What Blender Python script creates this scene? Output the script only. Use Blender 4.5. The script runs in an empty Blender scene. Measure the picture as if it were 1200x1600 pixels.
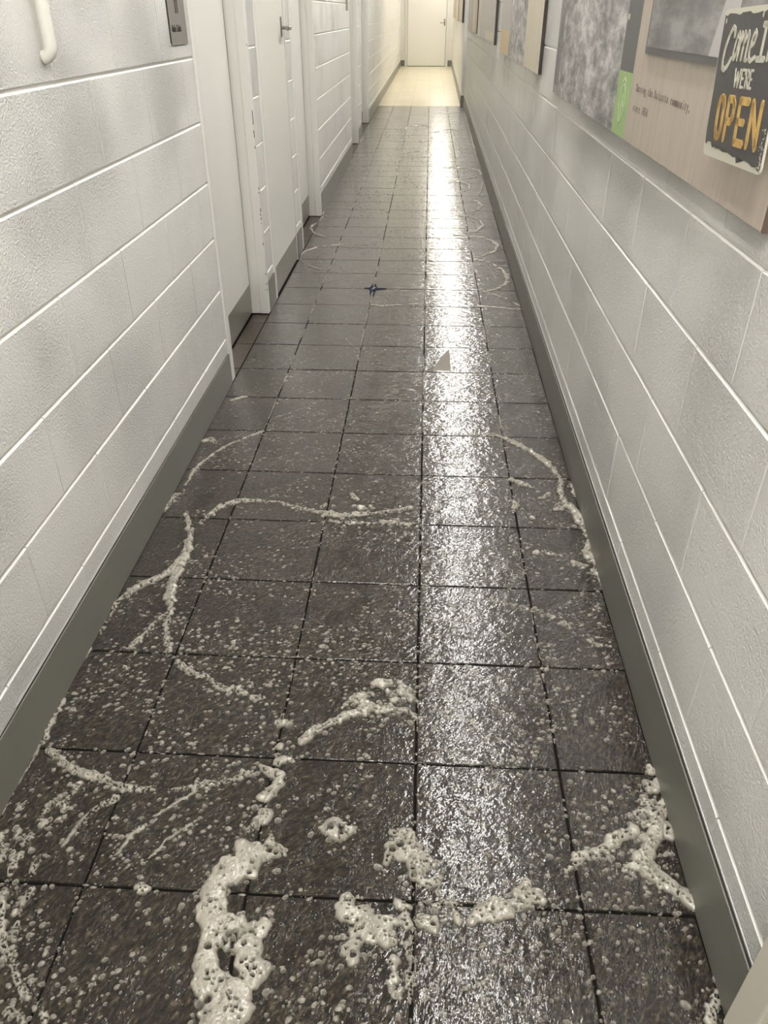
import bpy, bmesh, math, random
import numpy as np
from mathutils import Matrix, Vector
D = bpy.data; SC = bpy.context.scene; COL = SC.collection
random.seed(7); RNG = np.random.default_rng(7)

# ------------------------------------------------------------------ camera, world, lights, exposure
cam = D.objects.new('camera', D.cameras.new('camera')); COL.objects.link(cam); SC.camera = cam
CF, PITCH, YAW, ROLL = 1187.56, -0.58107, -0.05111, 0.00066
CLOC = Vector((-0.01388, -0.75394, 1.32717))
fwd = Vector((math.sin(YAW)*math.cos(PITCH), math.cos(YAW)*math.cos(PITCH), math.sin(PITCH)))
rgt = fwd.cross(Vector((0, 0, 1))).normalized(); upv = rgt.cross(fwd)
r2 = rgt*math.cos(ROLL)+upv*math.sin(ROLL); u2 = upv*math.cos(ROLL)-rgt*math.sin(ROLL)
cam.matrix_world = Matrix(((r2.x, u2.x, -fwd.x, CLOC.x), (r2.y, u2.y, -fwd.y, CLOC.y), (r2.z, u2.z, -fwd.z, CLOC.z), (0, 0, 0, 1)))
cam.data.sensor_fit = 'VERTICAL'; cam.data.sensor_height = 32.0; cam.data.lens = CF/1600*32.0
cam.data.clip_start = 0.02; cam.data.clip_end = 80
SC.view_settings.view_transform = 'Standard'; SC.view_settings.look = 'None'
SC.view_settings.gamma = 1; SC.view_settings.use_curve_mapping = False
SC.view_settings.exposure = 0.50
w = D.worlds.new('world'); SC.world = w; w.use_nodes = True
w.node_tree.nodes['Background'].inputs[0].default_value = (0.9, 0.92, 1, 1)
w.node_tree.nodes['Background'].inputs[1].default_value = 0.05      # only the little that leaks into the closed corridor
try:
    SC.cycles.max_bounces = 8; SC.cycles.diffuse_bounces = 5; SC.cycles.glossy_bounces = 4
    SC.cycles.caustics_reflective = False; SC.cycles.caustics_refractive = False
    SC.cycles.sample_clamp_indirect = 4.0
    SC.cycles.use_denoising = True
except Exception: pass
# ceiling luminaires (built further down): x, y, length, width, strength, colour
LAMPS = [(0.285+0.017*(-2.45+1.5*k), -2.45+1.5*k, 1.30, 0.09, 40.0, (1.0, 0.975, 0.93)) for k in range(2, 11)]
LAMPS += [(-0.22, -2.45+1.55*k, 1.30, 0.09, 66.0, (1.0, 0.975, 0.93)) for k in range(2)]        # unseen fill added behind the viewer to brighten the near right wall
LAMPS += [(0.36, 15.3+1.5*k, 1.30, 0.12, 31.0, (1.0, 0.955, 0.85)) for k in range(7)]

# ------------------------------------------------------------------ materials
def nt(name):
    m = D.materials.new(name); m.use_nodes = True
    return m, m.node_tree.nodes, m.node_tree.links, m.node_tree.nodes['Principled BSDF']
def N(n, t, **k):
    x = n.new(t)
    for a, b in k.items(): setattr(x, a, b)
    return x
def plain(name, col, rough=.5, metal=0, **k):
    m, n, l, b = nt(name)
    b.inputs['Base Color'].default_value = (*col, 1); b.inputs['Roughness'].default_value = rough; b.inputs['Metallic'].default_value = metal
    for a, v in k.items(): b.inputs[a].default_value = v
    return m
def ramp(n, l, src, stops):
    r = N(n, 'ShaderNodeValToRGB'); l.new(src, r.inputs[0]); e = r.color_ramp.elements
    while len(e) < len(stops): e.new(.5)
    for x, (p, c) in zip(e, stops): x.position = p; x.color = (*c, 1)
    return r
def pos(n): return N(n, 'ShaderNodeNewGeometry').outputs['Position']
def noise(n, l, vec, scale, detail=3, rough=.55):
    x = N(n, 'ShaderNodeTexNoise'); x.inputs['Scale'].default_value = scale; x.inputs['Detail'].default_value = detail
    x.inputs['Roughness'].default_value = rough
    l.new(vec, x.inputs['Vector']); return x.outputs['Fac']
def bump(n, l, h, dist, strength=1.0, prev=None):
    b = N(n, 'ShaderNodeBump'); b.inputs['Distance'].default_value = dist; b.inputs['Strength'].default_value = strength
    l.new(h, b.inputs['Height'])
    if prev: l.new(prev, b.inputs['Normal'])
    return b.outputs['Normal']
def math_(n, l, op, a, b=None, clamp=False):
    x = N(n, 'ShaderNodeMath', operation=op, use_clamp=clamp)
    for i, v in enumerate((a, b)):
        if v is None: continue
        if isinstance(v, (int, float)): x.inputs[i].default_value = v
        else: l.new(v, x.inputs[i])
    return x.outputs[0]

def mat_block():        # gloss-painted concrete block, pitted
    m, n, l, b = nt('painted_block'); p = pos(n)
    a = noise(n, l, p, 170, 4, .65); c = noise(n, l, p, 2.2, 2)
    r = ramp(n, l, a, [(.30, (0, 0, 0)), (.62, (1, 1, 1))])
    amt = ramp(n, l, c, [(.35, (.42,)*3), (.65, (1, 1, 1))])
    bp = N(n, 'ShaderNodeBump'); bp.inputs['Distance'].default_value = .0060
    l.new(math_(n, l, 'MULTIPLY', amt.outputs[0], 1.0), bp.inputs['Strength']); l.new(r.outputs[0], bp.inputs['Height'])
    l.new(bp.outputs[0], b.inputs['Normal'])
    cc = ramp(n, l, noise(n, l, p, 1.3, 2), [(.3, (.745, .738, .71)), (.7, (.775, .768, .74))])
    l.new(cc.outputs[0], b.inputs['Base Color']); b.inputs['Roughness'].default_value = .28
    b.inputs['Specular IOR Level'].default_value = .5
    return m
def mat_mortar():
    m, n, l, b = nt('painted_mortar'); p = pos(n)
    b.inputs['Base Color'].default_value = (.77, .762, .735, 1); b.inputs['Roughness'].default_value = .4
    l.new(bump(n, l, noise(n, l, p, 60, 3), .003, .3), b.inputs['Normal']); return m
def mat_tile():         # riven dark slate-look porcelain under a bubbly film of water
    m, n, l, b = nt('wet_slate_tile'); p = pos(n)
    oi = N(n, 'ShaderNodeObjectInfo')
    off = N(n, 'ShaderNodeVectorMath', operation='SCALE'); l.new(oi.outputs['Random'], off.inputs[3]); off.inputs[0].default_value = (7, 13, 3)
    ad = N(n, 'ShaderNodeVectorMath', operation='ADD'); l.new(p, ad.inputs[0]); l.new(off.outputs[0], ad.inputs[1])
    rot = N(n, 'ShaderNodeVectorRotate', rotation_type='Z_AXIS'); l.new(ad.outputs[0], rot.inputs['Vector'])
    l.new(math_(n, l, 'ADD', math_(n, l, 'MULTIPLY', oi.outputs['Random'], .8), .3), rot.inputs['Angle'])
    mp = N(n, 'ShaderNodeMapping'); mp.inputs['Scale'].default_value = (1, .45, 1); l.new(rot.outputs[0], mp.inputs[0])
    riv = noise(n, l, mp.outputs[0], 150, 6, .68)
    rel = ramp(n, l, riv, [(.34, (0, 0, 0)), (.62, (1, 1, 1))])
    big = noise(n, l, ad.outputs[0], 9, 3)
    col = ramp(n, l, riv, [(.38, (.004, .003, .0018)), (.50, (.021, .0155, .0100)), (.66, (.078, .061, .041))])
    mx = N(n, 'ShaderNodeMix', data_type='RGBA', blend_type='MULTIPLY'); mx.inputs[0].default_value = 1
    l.new(col.outputs[0], mx.inputs[6]); t = ramp(n, l, big, [(.3, (.72, .68, .62)), (.7, (1.1, 1.1, 1.06))]); l.new(t.outputs[0], mx.inputs[7])
    l.new(mx.outputs[2], b.inputs['Base Color'])
    n1 = bump(n, l, rel.outputs[0], .0035, 1.0)
    l.new(n1, b.inputs['Normal']); b.inputs['Roughness'].default_value = .36; b.inputs['Specular IOR Level'].default_value = .25
    # water film: gentle ripples, small beads
    v = N(n, 'ShaderNodeTexVoronoi'); v.inputs['Scale'].default_value = 170; l.new(p, v.inputs['Vector'])
    dr = ramp(n, l, v.outputs['Distance'], [(.16, (1, 1, 1)), (.46, (0, 0, 0))])
    keep = ramp(n, l, noise(n, l, p, 16, 2), [(.44, (0, 0, 0)), (.62, (1, 1, 1))])
    drop = math_(n, l, 'MULTIPLY', dr.outputs[0], keep.outputs[0])
    nn = bump(n, l, noise(n, l, mp.outputs[0], 85, 3, .5), .0022, .50)
    nn = bump(n, l, noise(n, l, p, 26, 3, .6), .0045, .48, nn)
    nn = bump(n, l, drop, .0014, .8, nn)
    b.inputs['Coat Weight'].default_value = 1; b.inputs['Coat Roughness'].default_value = .085; b.inputs['Coat IOR'].default_value = 1.44
    l.new(nn, b.inputs['Coat Normal']); return m
def mat_dry_tile():
    m, n, l, b = nt('damp_slate_tile'); p = pos(n)
    c = ramp(n, l, noise(n, l, p, 40, 4), [(.35, (.030, .023, .016)), (.7, (.06, .047, .034))]); l.new(c.outputs[0], b.inputs['Base Color'])
    l.new(bump(n, l, noise(n, l, p, 90, 4), .002, .5), b.inputs['Normal']); b.inputs['Roughness'].default_value = .35; return m
def mat_foam():         # opaque where it is heaped, letting the dark floor through where it is a thin film
    m, n, l, b = nt('soap_foam'); p = pos(n)
    v = N(n, 'ShaderNodeTexVoronoi'); v.inputs['Scale'].default_value = 330; l.new(p, v.inputs['Vector'])
    hole = ramp(n, l, v.outputs['Distance'], [(.10, (1, 1, 1)), (.30, (0, 0, 0))])
    sel = ramp(n, l, noise(n, l, p, 55, 2), [(.52, (0, 0, 0)), (.60, (1, 1, 1))])
    pit = math_(n, l, 'MULTIPLY', hole.outputs[0], sel.outputs[0])
    b.inputs['Base Color'].default_value = (.355, .33, .28, 1)
    nn = bump(n, l, noise(n, l, p, 120, 2), .0012, .35); nn = bump(n, l, math_(n, l, 'SUBTRACT', 1, pit), .0012, .8, nn)
    l.new(nn, b.inputs['Normal']); b.inputs['Roughness'].default_value = .28
    b.inputs['Coat Weight'].default_value = .6; b.inputs['Coat Roughness'].default_value = .1
    sp = N(n, 'ShaderNodeSeparateXYZ'); l.new(p, sp.inputs[0])
    t = N(n, 'ShaderNodeMapRange', clamp=True); l.new(sp.outputs['Z'], t.inputs[0])
    t.inputs[1].default_value = .0; t.inputs[2].default_value = .0060; t.inputs[3].default_value = .45; t.inputs[4].default_value = .98
    var = ramp(n, l, noise(n, l, p, 38, 3), [(.35, (.72,)*3), (.62, (1, 1, 1))])
    a = math_(n, l, 'MULTIPLY', t.outputs[0], var.outputs[0])
    a = math_(n, l, 'MULTIPLY', a, math_(n, l, 'SUBTRACT', 1, math_(n, l, 'MULTIPLY', pit, .75)))
    tr = N(n, 'ShaderNodeBsdfTransparent'); mix = N(n, 'ShaderNodeMixShader'); l.new(a, mix.inputs[0])
    l.new(tr.outputs[0], mix.inputs[1]); l.new(b.outputs[0], mix.inputs[2])
    l.new(mix.outputs[0], n['Material Output'].inputs['Surface']); return m
def mat_bubble():       # thin soapy domes: clear in the middle, milky towards the rim
    m, n, l, b = nt('soap_bubble_film')
    b.inputs['Base Color'].default_value = (.66, .62, .54, 1); b.inputs['Roughness'].default_value = .16
    lw = N(n, 'ShaderNodeLayerWeight'); lw.inputs[0].default_value = .5
    a = N(n, 'ShaderNodeMapRange'); a.inputs[1].default_value = .05; a.inputs[2].default_value = .8; a.inputs[3].default_value = .14; a.inputs[4].default_value = .62
    l.new(lw.outputs['Facing'], a.inputs[0])
    tr = N(n, 'ShaderNodeBsdfTransparent'); mix = N(n, 'ShaderNodeMixShader'); l.new(a.outputs[0], mix.inputs[0])
    l.new(tr.outputs[0], mix.inputs[1]); l.new(b.outputs[0], mix.inputs[2])
    l.new(mix.outputs[0], n['Material Output'].inputs['Surface']); return m
def mat_brushed(name, col, rough, metal):
    m, n, l, b = nt(name); p = pos(n)
    mp = N(n, 'ShaderNodeMapping'); mp.inputs['Scale'].default_value = (20, 3, 220); l.new(p, mp.inputs[0])
    f = noise(n, l, mp.outputs[0], 2, 3); b.inputs['Base Color'].default_value = (*col, 1); b.inputs['Metallic'].default_value = metal
    r = N(n, 'ShaderNodeMapRange'); r.inputs[3].default_value = rough-.08; r.inputs[4].default_value = rough+.1; l.new(f, r.inputs[0]); l.new(r.outputs[0], b.inputs['Roughness'])
    return m
def mat_photo(name, lo, hi, scale=9, stretch=(1, 1, .45)):      # faded black-and-white photograph print
    m, n, l, b = nt(name); p = pos(n)
    mp = N(n, 'ShaderNodeMapping'); mp.inputs['Scale'].default_value = stretch; l.new(p, mp.inputs[0])
    f = noise(n, l, mp.outputs[0], scale, 8, .68); g = noise(n, l, p, 3.5, 2)
    s = math_(n, l, 'ADD', math_(n, l, 'MULTIPLY', f, .72), math_(n, l, 'MULTIPLY', g, .28))
    c = ramp(n, l, s, [(.40, lo), (.50, tuple((a+b_)/2.3 for a, b_ in zip(lo, hi))), (.60, hi)])
    l.new(c.outputs[0], b.inputs['Base Color']); b.inputs['Roughness'].default_value = .4; return m
def mat_wood(name, lo, hi):
    m, n, l, b = nt(name); p = pos(n)
    mp = N(n, 'ShaderNodeMapping'); mp.inputs['Scale'].default_value = (1, 9, .7); l.new(p, mp.inputs[0])
    c = ramp(n, l, noise(n, l, mp.outputs[0], 7, 5, .6), [(.3, lo), (.7, hi)])
    l.new(c.outputs[0], b.inputs['Base Color']); b.inputs['Roughness'].default_value = .45; return m
def mat_vinyl():
    m, n, l, b = nt('cream_vinyl'); p = pos(n)
    br = N(n, 'ShaderNodeTexBrick', offset=0.0); br.inputs['Scale'].default_value = 1; br.inputs['Mortar Size'].default_value = .004
    br.inputs['Brick Width'].default_value = .3; br.inputs['Row Height'].default_value = .3
    br.inputs['Color1'].default_value = (.70, .63, .47, 1); br.inputs['Color2'].default_value = (.74, .67, .51, 1); br.inputs['Mortar'].default_value = (.60, .53, .39, 1)
    l.new(p, br.inputs['Vector']); l.new(br.outputs['Color'], b.inputs['Base Color']); b.inputs['Roughness'].default_value = .22; return m
def mat_sign():         # charcoal enamel with cream worn to the edges
    m, n, l, b = nt('charcoal_enamel'); p = pos(n)
    c = ramp(n, l, noise(n, l, p, 160, 3), [(.3, (.045, .042, .042)), (.72, (.06, .056, .055)), (.8, (.075, .07, .065))])
    l.new(c.outputs[0], b.inputs['Base Color']); b.inputs['Roughness'].default_value = .42; return m

BLOCK, MORTAR, TILE, DAMP, FOAM, BUB = mat_block(), mat_mortar(), mat_tile(), mat_dry_tile(), mat_foam(), mat_bubble()
SKIRT = mat_brushed('grey_skirting_metal', (.175, .173, .15), .36, .15)
KICK = mat_brushed('brushed_steel', (.36, .345, .30), .34, .8)
STEEL = plain('handle_steel', (.30, .27, .25), .3, .9)
DOORW = plain('white_door_paint', (.74, .73, .69), .28)
FRAMEW = plain('white_frame_paint', (.72, .71, .675), .3)
BEIGE = plain('beige_frame_paint', (.66, .625, .54), .5)
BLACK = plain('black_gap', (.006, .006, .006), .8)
RUST = plain('chipped_dark_metal', (.03, .024, .02), .7)
GROUT = plain('dark_grout', (.006, .005, .004), .9, **{'Specular IOR Level': .1})
CEIL = plain('ceiling_white', (.84, .835, .81), .8)
CONDUIT = plain('white_pipe_paint', (.72, .71, .66), .35)
PLATE = plain('grey_plate', (.225, .215, .195), .4, .3)
INK = plain('black_ink', (.018, .016, .014), .5)
VINYL = mat_vinyl()
SIGN = mat_sign()
CREAM = plain('cream_paint', (.62, .60, .50), .5)
MUSTARD = plain('mustard_paint', (.56, .36, .11), .5)
WOOD = mat_wood('pale_wood_print', (.40, .335, .275), (.49, .425, .355))
WOODY = mat_wood('cream_wood_print', (.56, .49, .38), (.66, .60, .48))
WOODG = mat_wood('weathered_grey_print', (.36, .33, .30), (.60, .555, .51))
EDGE = plain('shaded_board_edge', (.035, .026, .024), .6)  # shadow on the boards' near sides put into the colour
BROWN = plain('brown_board_edge', (.10, .072, .055), .6)
PHOTO = mat_photo('forest_photo_print', (.11, .107, .105), (.62, .60, .595), 22, (1, .36, 1))
PHOTO2 = mat_photo('dark_photo_print', (.10, .098, .096), (.30, .29, .285), 18, (1, .3, 1))
CHAR = plain('charcoal_print', (.085, .084, .083), .45)
LIGHTG = plain('light_grey_print', (.46, .45, .44), .45)
GREEN = plain('green_print', (.30, .45, .17), .45)
PALEG = plain('pale_green_print', (.55, .68, .43), .45)
TYPE = plain('typewriter_print', (.17, .14, .12), .5)
YELLOW = plain('ochre_print', (.60, .47, .27), .5)
BLUE = plain('blue_black_stain', (.004, .006, .022), .7, **{'Specular IOR Level': .05})

# ------------------------------------------------------------------ helpers
def link(name, me, mats, parent=None, loc=None, rotz=0):
    o = D.objects.new(name, me); COL.objects.link(o)
    if me is not None and mats:
        for mm in (mats if isinstance(mats, (list, tuple)) else [mats]):
            if len(me.materials) < (len(mats) if isinstance(mats, (list, tuple)) else 1): me.materials.append(mm)
    if parent: o.parent = parent
    if loc: o.location = loc
    o.rotation_euler.z = rotz
    return o
def to_mesh(bm, name, smooth=False):
    me = D.meshes.new(name); bm.normal_update(); bm.to_mesh(me); bm.free()
    if smooth: me.polygons.foreach_set('use_smooth', [True]*len(me.polygons))
    return me
def add_box(bm, x0, x1, y0, y1, z0, z1, bev=0, seg=1, mi=0):
    r = bmesh.ops.create_cube(bm, size=1)
    for v in r['verts']: v.co = Vector((x0+(v.co.x+.5)*(x1-x0), y0+(v.co.y+.5)*(y1-y0), z0+(v.co.z+.5)*(z1-z0)))
    fs = set(f for v in r['verts'] for f in v.link_faces)
    for f in fs: f.material_index = mi
    if bev:
        es = list(set(e for v in r['verts'] for e in v.link_edges))
        q = bmesh.ops.bevel(bm, geom=es, offset=bev, segments=seg, affect='EDGES', profile=.5)
        for f in q['faces']: f.material_index = mi
def box(name, x0, x1, y0, y1, z0, z1, m, parent=None, bev=0, seg=1, loc=None, rotz=0):
    bm = bmesh.new(); add_box(bm, x0, x1, y0, y1, z0, z1, bev, seg)
    return link(name, to_mesh(bm, name), m, parent, loc, rotz)
def tag(o, label=None, cat=None, group=None, kind=None):
    for k, v in (('label', label), ('category', cat), ('group', group), ('kind', kind)):
        if v: o[k] = v
    return o
def struct(o): o['kind'] = 'structure'; return o
def empty(name, loc=(0, 0, 0), rotz=0, parent=None):
    o = D.objects.new(name, None); COL.objects.link(o); o.location = loc; o.rotation_euler.z = rotz
    if parent: o.parent = parent
    return o
def tube(bm, pts, r, seg=12, cap=True):
    rings = []; pts = [Vector(p) for p in pts]
    for i, p in enumerate(pts):
        t = (pts[min(i+1, len(pts)-1)]-pts[max(i-1, 0)]).normalized()
        a = t.orthogonal().normalized() if i == 0 else (rings_a - t*rings_a.dot(t)).normalized()
        rings_a = a; b = t.cross(a)
        rings.append([bm.verts.new(p+(a*math.cos(2*math.pi*k/seg)+b*math.sin(2*math.pi*k/seg))*r) for k in range(seg)])
    for A_, B_ in zip(rings, rings[1:]):
        for k in range(seg): bm.faces.new((A_[k], A_[(k+1) % seg], B_[(k+1) % seg], B_[k]))
    if cap: bm.faces.new(rings[0][::-1]); bm.faces.new(rings[-1])
def M_right(x, y, z):   # print plane on the right-hand wall, read towards the viewer standing in the corridor
    return Matrix(((0, 0, -1, x), (-1, 0, 0, y), (0, 1, 0, z), (0, 0, 0, 1)))
def M_left(x, y, z):
    return Matrix(((0, 0, 1, x), (1, 0, 0, y), (0, 1, 0, z), (0, 0, 0, 1)))
def poly_mesh(bm, pts, z0, z1, mi=0):    # extruded outline in the print plane
    a = [bm.verts.new((p[0], p[1], z1)) for p in pts]; f = bm.faces.new(a); f.material_index = mi
    if z0 != z1:
        b = [bm.verts.new((p[0], p[1], z0)) for p in pts]; n = len(pts)
        for i in range(n):
            q = bm.faces.new((b[i], b[(i+1) % n], a[(i+1) % n], a[i])); q.material_index = mi
def stroke(bm, pts, w, z0=0, z1=.0006, closed=False):
    P = [Vector((p[0], p[1])) for p in pts]; n = len(P)
    for i in range(n if closed else n-1):
        a, b = P[i], P[(i+1) % n]; d = b-a
        if d.length < 1e-9: continue
        d.normalize(); q = Vector((-d.y, d.x))*w/2
        poly_mesh(bm, [a-q, b-q, b+q, a+q], z0, z1)
    for p in P:
        poly_mesh(bm, [p+Vector((math.cos(t), math.sin(t)))*w/2 for t in [k*math.pi/4 for k in range(8)]], z0, z1)
def text_into(bm, s, h, x, y, sx=1.0, bold=0.0, pitch=None, align='LEFT', rot=0.0, z=.0004):
    cv = D.curves.new('t', 'FONT'); cv.size = h; cv.extrude = .0002; cv.offset = bold; cv.align_x = 'LEFT'
    items = [(s, 0.0)] if pitch is None else [(c, i*pitch) for i, c in enumerate(s) if c != ' ']
    for c, dx in items:
        cv.body = c; o = D.objects.new('t', cv); COL.objects.link(o)
        me = D.meshes.new_from_object(o, depsgraph=bpy.context.evaluated_depsgraph_get()); D.objects.remove(o)
        wd = max((v.co.x for v in me.vertices), default=0)*sx
        ox = dx if pitch is None else dx+(pitch-wd)/2
        me.transform(Matrix.Translation((x, y, z)) @ Matrix.Rotation(rot, 4, 'Z') @ Matrix.Translation((ox, 0, 0)) @ Matrix.Diagonal((sx, 1, 1, 1)))
        bm.from_mesh(me); D.meshes.remove(me)
    D.curves.remove(cv)

# ------------------------------------------------------------------ the setting: ceiling, back and end walls, lamps
Y0, YC, YE = -3.5, 13.9, 25.42        # behind the viewer, edge of the cream floor, end wall
struct(box('ceiling', -1.1, 1.0, Y0, YE+.2, 2.62, 2.7, CEIL))
struct(box('wall_back', -1.1, 1.0, Y0-.1, Y0, 0, 2.62, FRAMEW))
NTH = 'first second third fourth fifth sixth seventh eighth ninth'.split()
wet_n = far_n = 0
for lx, ly, ll, lw, st, c in LAMPS:
    m = D.materials.new('lamp_diffuser'); m.use_nodes = True; nn = m.node_tree.nodes; nn.clear()
    e = nn.new('ShaderNodeEmission'); e.inputs[0].default_value = (*c, 1); e.inputs[1].default_value = st
    ot = nn.new('ShaderNodeOutputMaterial'); m.node_tree.links.new(e.outputs[0], ot.inputs[0])
    t = empty('ceiling_light', (lx, ly, 2.62))
    if lw > .1: tag(t, 'white ceiling batten over the cream floor, %s from its near edge' % NTH[far_n], 'ceiling light', 'battens over the cream floor'); far_n += 1
    elif ly > 0: tag(t, 'white ceiling batten over the wet tiles, %s from the viewer' % NTH[wet_n], 'ceiling light', 'battens over the wet tiles'); wet_n += 1
    else: tag(t, 'added unseen fill batten %s the viewer, brightening the near right wall' % ('well behind' if ly < -1.5 else 'just behind'), 'ceiling light', 'added fill battens behind the viewer')
    box('housing', -lw/2-.01, lw/2+.01, -ll/2-.02, ll/2+.02, -.035, 0, FRAMEW, t, .004)
    box('diffuser', -lw/2, lw/2, -ll/2, ll/2, -.06, -.035, m, t, .008)

# ------------------------------------------------------------------ block walls
_bm_cache = {}
def block_mesh(L, sg, H=.1925):
    key = (round(L, 3), sg)
    if key in _bm_cache: return _bm_cache[key]
    bm = bmesh.new(); s = -sg     # sg +1: the face looks to +x
    rows = [(0.0, .0003, .0015, .0034), (s*.0015, .0, .0003, .0014), (s*.005, 0, 0, 0), (s*.02, 0, 0, 0)]     # bottom edge crisp, top edge rounded over by the paint
    R = [[bm.verts.new((x, a*(L/2-iy), b*(H/2-(i0 if b < 0 else i1)))) for a, b in ((-1, -1), (1, -1), (1, 1), (-1, 1))] for x, iy, i0, i1 in rows]
    bm.faces.new(R[0])
    for A_, B_ in zip(R, R[1:]):
        for k in range(4): bm.faces.new((A_[k], B_[k], B_[(k+1) % 4], A_[(k+1) % 4]))
    bmesh.ops.recalc_face_normals(bm, faces=bm.faces)
    f = bm.faces[:][0]
    if f.normal.x*sg < 0: bmesh.ops.reverse_faces(bm, faces=bm.faces)
    for f in bm.faces: f.material_index = 0 if abs(f.normal.x) > .95 else 1
    me = to_mesh(bm, 'block'); me.materials.append(BLOCK); me.materials.append(MORTAR); _bm_cache[key] = me
    return me
def block_wall(name, xf, y0, y1, sg, offs, rotz=0, ycut=6.3, thick=.14, ztop=2.62, zpart=1.62, ygo=None):
    """wall body with its mortar face 6 mm behind the block faces; blocks are children"""
    bm = bmesh.new(); s = -sg
    xa, xb = sorted((s*.0075, s*thick)); add_box(bm, xa, xb, y0, y1, 0, ztop)
    wl = struct(link(name, to_mesh(bm, name), MORTAR, None, (xf, 0, 0), rotz))
    rest = bmesh.new()
    for k in range(13):
        z = .2*k+.1; off = offs[k % 2]; i = math.floor((y0-off)/.4)
        while True:
            a, b = off+.4*i+.0016, off+.4*(i+1)-.0016; i += 1
            if a > y1: break
            a, b = max(a, y0), min(b, y1)
            if b-a < .012: continue
            me = block_mesh(b-a, sg)
            if z < zpart and a < ycut and b > (ygo if ygo is not None else -9):
                o = D.objects.new('block', me); COL.objects.link(o); o.parent = wl
                o.location = (s*random.uniform(0, .0012), (a+b)/2, z)
            else:
                n0 = len(rest.verts); rest.from_mesh(me); rest.verts.ensure_lookup_table()
                for v in rest.verts[n0:]: v.co += Vector((0, (a+b)/2, z))
    if len(rest.verts): tag(link('blocks', to_mesh(rest, 'blocks'), [BLOCK, MORTAR], wl), kind='stuff')
    else: rest.free()
    return wl
RX, RS = .505, .006
RROT = -math.atan(RS)
WR = block_wall('wall_right', RX, -.17, YC, -1, (.06, .26), RROT, ygo=-.2)
struct(box('wall_right.001', RX, RX+.14, Y0, -.30, 0, 2.62, FRAMEW))
FX, FS = .535, (.645-.535)/(YE-YC)
struct(box('wall_right.002', 0, .16, 0, YE-YC, 0, 2.62, BLOCK, None, .002, loc=(FX, YC, 0), rotz=-math.atan(FS)))
OFL = (.29, .09)
WA = block_wall('wall_left', -.823, Y0, 2.24, 1, OFL, ygo=-.5)
WB = block_wall('wall_left.001', -.823, 3.166, 3.356, 1, OFL)
WC = block_wall('wall_left.002', -.823, 4.20, 4.40, 1, OFL)
WD = block_wall('wall_left.003', -.826, 5.47, 8.30, 1, OFL, ycut=8.4)
WE = block_wall('wall_left.004', -.850, 9.41, 9.98, 1, OFL, ycut=0)
WF = block_wall('wall_left.005', -.868, 11.48, YE, 1, OFL, ycut=0)
for y0, y1, x in ((2.24, 3.166, -.823), (3.356, 4.20, -.823), (4.40, 5.47, -.823), (8.30, 9.41, -.84), (9.98, 11.48, -.86)):
    struct(box('wall_left.006', x-.14, x-.001, y0, y1, 2.12, 2.62, FRAMEW))
struct(box('wall_end', -1.0, .95, YE, YE+.1, 0, 2.62, FRAMEW))

# ------------------------------------------------------------------ skirtings
def skirting(name, xf, y0, y1, sg, h, rotz=0):
    """metal skirting sheet standing off the wall, a dark slot along its top"""
    s = -sg
    bm = bmesh.new(); xa, xb = sorted((sg*.0055, sg*.0085)); add_box(bm, xa, xb, y0, y1, 0, h, .0008)
    o = struct(link(name, to_mesh(bm, name), SKIRT, None, (xf, 0, 0), rotz))
    xa, xb = sorted((sg*.0005, sg*.0054)); box('gap_shade', xa, xb, y0, y1, .01, h-.002, BLACK, o)  # black strip filling the slot, standing in for its shade
    xa, xb = sorted((sg*.0003, sg*.0012)); box('paint_bead', xa, xb, y0, y1, h-.001, h+.004, MORTAR, o)
    return o
skirting('baseboard_right', RX, -.17, YC-.003, -1, .145, RROT)
skirting('baseboard_left', -.825, Y0, 2.236, 1, .134)
skirting('baseboard_left.001', -.825, 3.172, 3.353, 1, .155)
skirting('baseboard_left.002', -.825, 4.205, 4.398, 1, .155)
skirting('baseboard_left.003', -.828, 5.475, 8.298, 1, .15)
skirting('baseboard_left.004', -.852, 9.413, 9.978, 1, .15)
skirting('baseboard_left.005', -.870, 11.485, YE-.01, 1, .15)
o = skirting('baseboard_right.001', FX, 0, YE-YC-.01, -1, .15, -math.atan(FS)); o.location = (FX, YC, 0)
struct(box('baseboard_right.002', FX-.006, RX+RS*YC-.004, YC-.012, YC-.002, 0, .16, SKIRT, None, .0008))
struct(box('baseboard_end', -.862, -.752, YE-.012, YE, 0, .155, SKIRT)); struct(box('baseboard_end.001', .522, .63, YE-.012, YE, 0, .155, SKIRT))

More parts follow.
